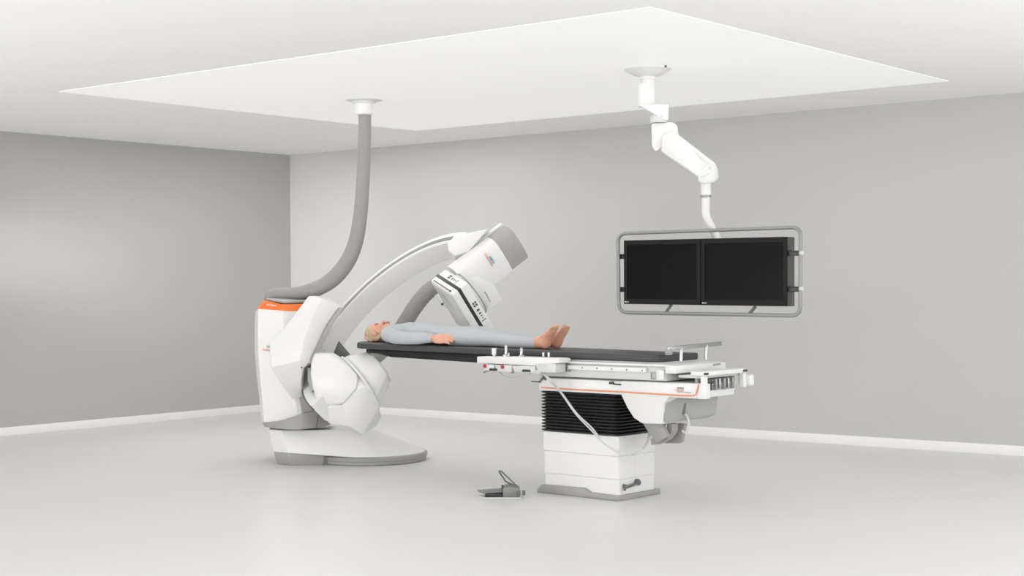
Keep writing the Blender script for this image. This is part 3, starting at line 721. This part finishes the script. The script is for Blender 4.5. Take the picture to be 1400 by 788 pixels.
# C-arm ring
RC = V((4.607, -3.285, 1.081)); RN = V((-.156, -.717, .679)).normalized()
RB = V((.596, .480, .644)); RB = (RB-RN*RB.dot(RN)).normalized(); RTn = RN.cross(RB).normalized()
sec = [(.871, 0), (.874, -.02), (.874, -.15), (.862, -.175), (.80, -.178), (.772, -.165), (.766, -.12), (.766, -.05), (.772, -.008), (.782, 0)]
ca = obj('c_arm', sector(RC, RN, RB, RTn, sec, 24, 192, 90), M['white'], bot, angle=30)
obj('track_groove', sector(RC, RN, RB, RTn, [(.832, .003), (.832, -.01), (.797, -.01), (.797, .003)], 33, 117, 60), M['pedalgrey'], ca)
obj('track_groove', sector(RC, RN, RB, RTn, [(.815, .003), (.815, -.01), (.768, -.01), (.768, .003)], 157, 188, 30), M['white2'], ca)
obj('track_edge', sector(RC, RN, RB, RTn, [(.884, -.004), (.884, -.03), (.872, -.03), (.872, -.004)], 158, 192, 30), M['dgrey'], ca)
for px, py in ((412.5, 502.5), (422, 498.5)): obj('carriage_roller', cyl(at(px, py, 10.965), -FH, .008, .012, 10, .001), M['dgrey'], sw)
# detector
DB = (RT*.974*.79+UP*.974*.61+FW*.228).normalized()
DP = RT*.548*.86-UP*.548*.51-FW*.837; DP = (DP-DB*DP.dot(DB)).normalized()
DQ = DB.cross(DP)
if DQ.z > 0: DQ = -DQ
K = at(618, 403.5, 10.79)
def dbox(p0, p1, q0, q1, b0, b1, bev=.006, bm=None, seg=2): return fbox(K, DP, DQ, DB, p0, p1, q0, q1, b0, b1, bev, bm, seg)
def dpt(p, q, h): return K+DP*p+DQ*q+DB*h
ch = .0
det = obj('detector', prism([dpt(0, .0, 0), dpt(-.37, 0, 0), dpt(-.37, .43, 0), dpt(0, .43, 0)], DB*.145, .012, None, 3), M['white'], bot)
obj('entrance_window', dbox(-.355, -.015, .015, .415, -.004, .002, .001), M['white2'], det)
obj('collision_band', dbox(-.373, .003, -.003, .433, .052, .078, .003), M['black'], det)
obj('handle_slot', dbox(-.335, -.055, -.003, .004, .012, .020, .001), M['ink'], det)
obj('slot_pin', cyl(dpt(-.055, -.001, .016), -DQ, .008, .004, 10), M['black'], det)
def marks(o, u, layout):
    b = NB(); nz_ = u.cross(DB)
    for a0, a1, h0, h1 in layout: fbox(o, u, DB, nz_, a0, a1, h0, h1, -.0012, .0012, 0, b)
    obj('control_marks', b, M['ink'], det)
lay = [(0, .014, 0, .014), (.018, .032, 0, .014), (0, .014, .019, .033), (.018, .032, .019, .033), (.052, .066, .004, .026), (.078, .088, .006, .024), (.098, .106, .010, .022), (.116, .123, .012, .020), (.132, .137, -.002, .034)]
marks(dpt(-.245, 0, .092), DP, lay)
marks(dpt(0, .155, .092), DQ, [(a*1.25, b_*1.25, c, d) for a, b_, c, d in lay])
# rotating collar between detector and housing
rcen = dpt(-.19, .19, .145)
rr_ = obj('rotation_collar', lathe(rcen, DB, [(.168, 0), (.175, .004), (.175, .020), (.165, .026), (.170, .03), (.170, .05), (.15, .06)], 48), M['white2'], det)
obj('collar_ring', lathe(rcen+DB*.022, DB, [(.178, 0), (.178, .007)], 48), M['grey'], rr_)
def curved(h0, h1, g=0.):
    pq = [(-.372, .02), (-.372, -.004), (-.36, -.008), (-.262, -.014), (-.235, .0), (-.218, .03), (-.205, .09), (-.197, .17), (-.205, .262), (-.372, .262)]
    s = []
    for h in (h0, h1): s.append([dpt(p-g, q, h) for p, q in pq])
    return s
dh = obj('detector_head', loft(curved(.165, .535)), M['white'], bot, angle=40)
obj('head_block', hull([dpt(-.36, .03, .15), dpt(-.19, .06, .15), dpt(-.185, .40, .15), dpt(-.33, .42, .15), dpt(-.36, .03, .30), dpt(-.205, .12, .30), dpt(-.19, .26, .355), dpt(-.19, .41, .35), dpt(-.34, .41, .36), dpt(-.36, .26, .36)], .010, None, 3), M['white'], dh)
pq2 = [(-.365, .02), (-.365, .0), (-.35, -.004), (-.262, -.010), (-.237, .004), (-.222, .03), (-.209, .09), (-.201, .17), (-.209, .258), (-.365, .258)]
obj('head_cap', loft([[dpt(p, q, .5345) for p, q in pq2], [dpt(p, q, .675) for p, q in pq2], [dpt(p*.98-.006, q*.96+.006, .692) for p, q in pq2]]), M['capgrey'], dh, angle=40)
obj('end_plate', prism([dpt(-.374, -.006, .30), dpt(-.374, -.012, .69), dpt(-.374, .20, .69), dpt(-.374, .26, .55), dpt(-.374, .26, .30)], -DP*.035, .006), M['white'], dh)
lx = (dpt(-.204, .20, 0)-dpt(-.214, .07, 0)).normalized()
lettering('lettering', 'SIEMENS', onp(668.3, 351.2, dpt(-.198, .12, .4), lx.cross(DB)), lx, DB, .068, M['teal'], dh, .016, True)
lettering('lettering', 'Healthineers', onp(662.2, 347.6, dpt(-.198, .12, .4), lx.cross(DB)), lx, DB, .118, M['coral'], dh, .018, True)
lettering('lettering', 'ARTIS pheno', onp(661.3, 399.5, dpt(-.186, .25, .25), DP), DQ, DB, .10, M['ink'], dh, .012)
# small lever under the detector
b = NB(); tube([at(598, 402, 11.0), at(609, 421, 11.0)], [.018, .012], 12, bm=b)
lv = obj('detector_lever', b, M['white2'], det)
obj('lever_tip', cyl(at(604.6, 416, 10.975), -FH, .010, .008, 12), M['black'], lv)
# joint between C-arm and detector head
b = NB(); hull([at(611, 331, 11.16), at(641, 318.5, 11.14), at(668, 313, 11.16), at(640, 345, 11.16), at(622, 350, 11.14), at(613, 343, 11.15),
                at(611, 330, 11.3), at(641, 318.5, 11.3), at(668, 313, 11.32), at(640, 350, 11.32), at(622, 358, 11.3)], .010, b, 3)
obj('arm_joint', b, M['white'], ca)
# X-ray tube housing
b = NB()
hull([at(428, 483, 10.98), at(425, 497, 10.95), at(424, 512, 10.92), at(427, 531, 10.90), at(432, 546, 10.90), at(438, 556, 10.91), at(444, 483, 10.92), at(456, 483, 10.94), at(467, 490, 10.92), at(478, 500, 10.86), at(490, 513, 10.82), at(488, 532, 10.79), at(470, 553, 10.82),
      at(450, 510, 10.85), at(455, 535, 10.82), at(428, 481, 11.2), at(456, 482, 11.25), at(469, 490, 11.22), at(500, 525, 11.15), at(445, 558, 11.2)], .022, b, 4)
th = obj('tube_housing', b, M['white'], bot, angle=60)
b = NB()
hull([at(469, 554, 10.835), at(486, 534, 10.81), at(491, 531, 10.80), at(504, 529, 10.81), at(518, 556, 10.90), at(521, 570, 10.98), at(514, 583, 11.02), at(495.5, 595, 10.92), at(481, 584, 10.87),
      at(467, 491, 10.98), at(491, 512, 10.86), at(517, 555, 11.2), at(521, 569, 11.25), at(496, 594, 11.2), at(460, 560, 11.15), at(455, 578, 11.15), at(455, 575, 11.0)], .005, b, 2)
obj('tube_shell', b, M['white'], th, angle=30)
obj('lower_shroud', hull([at(436.5, 559, 10.92), at(443, 571, 10.93), at(450, 579, 10.94), at(481, 585, 10.90), at(470, 554, 10.85), at(440, 554, 10.915), at(437, 560, 11.2), at(450, 578, 11.25), at(482, 584, 11.2), at(470, 555, 11.2)], .006, None, 3), M['white'], th)
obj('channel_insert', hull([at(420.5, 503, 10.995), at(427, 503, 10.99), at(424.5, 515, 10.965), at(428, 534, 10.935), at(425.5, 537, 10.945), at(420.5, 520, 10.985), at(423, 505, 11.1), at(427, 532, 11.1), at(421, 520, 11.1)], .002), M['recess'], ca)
# collimator: tapering drum facing the patient, with a raised rim
cpx = [(467.5, 489, 10.98), (478, 497, 10.90), (491, 511, 10.83), (503, 528, 10.82), (513, 545, 10.87), (518, 557, 10.95)]
front = [(502, 481.5, 10.92), (509, 486.5, 10.86), (520, 498, 10.82), (530, 511, 10.84), (533.5, 522, 10.90), (533, 528, 10.96)]
b = NB(); hull([at(*p) for p in cpx]+[at(*p) for p in front]+[at(x, y, 11.25) for x, y, _ in (cpx[0], cpx[3], cpx[5], front[0], front[3], front[5])], .008, b, 3)
co = obj('collimator', b, M['white'], th, angle=40)
obj('collimator_rim', tube(smooth_path([at(x, y, D-.008) for x, y, D in cpx], 6), .011, 10), M['white'], co)
obj('collimator_edge', tube(smooth_path([at(x+.3, y, D-.006) for x, y, D in front[1:5]], 5), .004, 8), M['white2'], co)
b = NB()
for px, py in ((444, 480), (470, 478)): pass
obj('hose_bracket', hull([at(463, 466, 11.22), at(479, 485, 11.2), at(468, 489.5, 11.2), at(456, 483, 11.22), at(463, 466, 11.3), at(479, 485, 11.3), at(468, 489.5, 11.3), at(456, 483, 11.3)], .006), M['dgrey'], th)
obj('shell_screw', cyl(at(420+24, 479, 10.93), -FH, .004, .01, 8), M['dgrey'], th)
# hose from detector round behind the table to the tube
hp = [at(618, 383, 11.16), at(604, 386, 11.20), at(585, 399, 11.26), at(568, 419, 11.33), at(554, 441, 11.40), at(540, 462, 11.44), at(522, 480, 11.42), at(506, 494, 11.32), at(497, 502, 11.2)]
hp = smooth_path(hp, 14)
obj('cable_hose', tube(hp, [.059+.0014*math.sin(i*1.9) for i in range(len(hp))], 18), M['hose'], bot)

# ------------------------------------------------------------------ ceiling hose
hc = onz(498, 136.5, CH); HD = (hc-CAM).dot(FW)
chs = thing('ceiling_cable_hose', 'thick grey cable hose curving from the ceiling down to the scanner column', 'hose', at(440, 405, 11.5))
r = m_px(25, HD)
obj('ceiling_flange', lathe(hc, -Z, [(r, .001), (r, .006), (r*.62, .014), (r*.62, .026), (r*.54, .032), (r*.47, m_px(19.5, HD)), (r*.40, m_px(21, HD))], 40), M['white'], chs)
hpx = [(498.8, 153, HD), (498.6, 175, HD), (497.6, 215, HD), (495.8, 255, HD), (492.5, 295, HD-.02), (486.5, 330, HD-.03), (475.5, 357, HD-.04), (457, 380, HD-.05), (435, 394, HD-.05), (410, 401, HD-.04), (390, 402.8, HD-.04), (376, 403.5, HD-.04), (370, 407, HD-.03), (369.5, 412, HD-.03)]
hp = smooth_path([at(*p) for p in hpx], 14)
rad = lerp_list([8.7, 8.8, 9.0, 9.2, 9.6, 10.2, 10.8, 11.0, 10.6, 9.6, 9.0, 8.8, 8.4, 8.2], len(hp))
obj('hose', tube(hp, [m_px(r_, HD)*(1+.012*math.sin(i*2.1)) for i, r_ in enumerate(rad)], 22), M['hose'], chs)

# ------------------------------------------------------------------ light
w = bpy.data.worlds.new('world'); scene.world = w; w.use_nodes = True
bg = w.node_tree.nodes['Background']; bg.inputs['Color'].default_value = (1, .997, .99, 1); bg.inputs['Strength'].default_value = 2.2
def area(name, loc, target, sx, sy, power, col=(1, .985, .96)):
    l = bpy.data.lights.new(name, 'AREA'); l.shape = 'RECTANGLE'; l.size = sx; l.size_y = sy; l.energy = power; l.color = col
    o = bpy.data.objects.new(name, l); COL.objects.link(o); o.location = loc
    o.rotation_euler = (V(target)-V(loc)).to_track_quat('-Z', 'Y').to_euler(); return o
area('ceiling_lamp', (5.3, -2.9, CH-.02), (5.3, -2.9, 0), 5.0, 3.7, 30)
area('fill_overhead', (2.1, -2.1, CH-.02), (2.1, -2.1, 0), 2.6, 3.2, 40)  # added fill light, brightens walls and floor towards the far corner
area('fill_front', (3.0, -12, .9), (3.0, -3, 1.2), 5.0, 1.4, 70)  # added fill light for the faces turned to the left front
area('fill_upward', (1.5, -11, .3), (2.5, -4, 2.7), 3, .6, 42)  # added fill light that lifts the ceiling, not a fixture of the room
area('fill_upward', (11, -12.5, .3), (6, -4, 2.7), 3, .6, 11)  # second added fill light aimed up at the ceiling
area('fill_right', (12.5, -3.5, 1.4), (4, -3.5, .9), 3.0, 1.2, 14)  # added fill light from the open right side, no window there
sl = bpy.data.lights.new('fill_corner_spot', 'SPOT'); sl.energy = 330; sl.spot_size = R_(46); sl.spot_blend = 1; sl.shadow_soft_size = .4; sl.color = (1, .985, .96)  # added spot that brightens the back wall beside the corner
so = bpy.data.objects.new('fill_corner_spot', sl); COL.objects.link(so); so.location = (.22, -4.2, 1.7)
so.rotation_euler = (V((.12, 0, 1.35))-so.location).to_track_quat('-Z', 'Y').to_euler()
vs_ = scene.view_settings; vs_.view_transform = 'Standard'; vs_.look = 'None'; vs_.gamma = 1; vs_.exposure = -0.07; vs_.use_curve_mapping = False
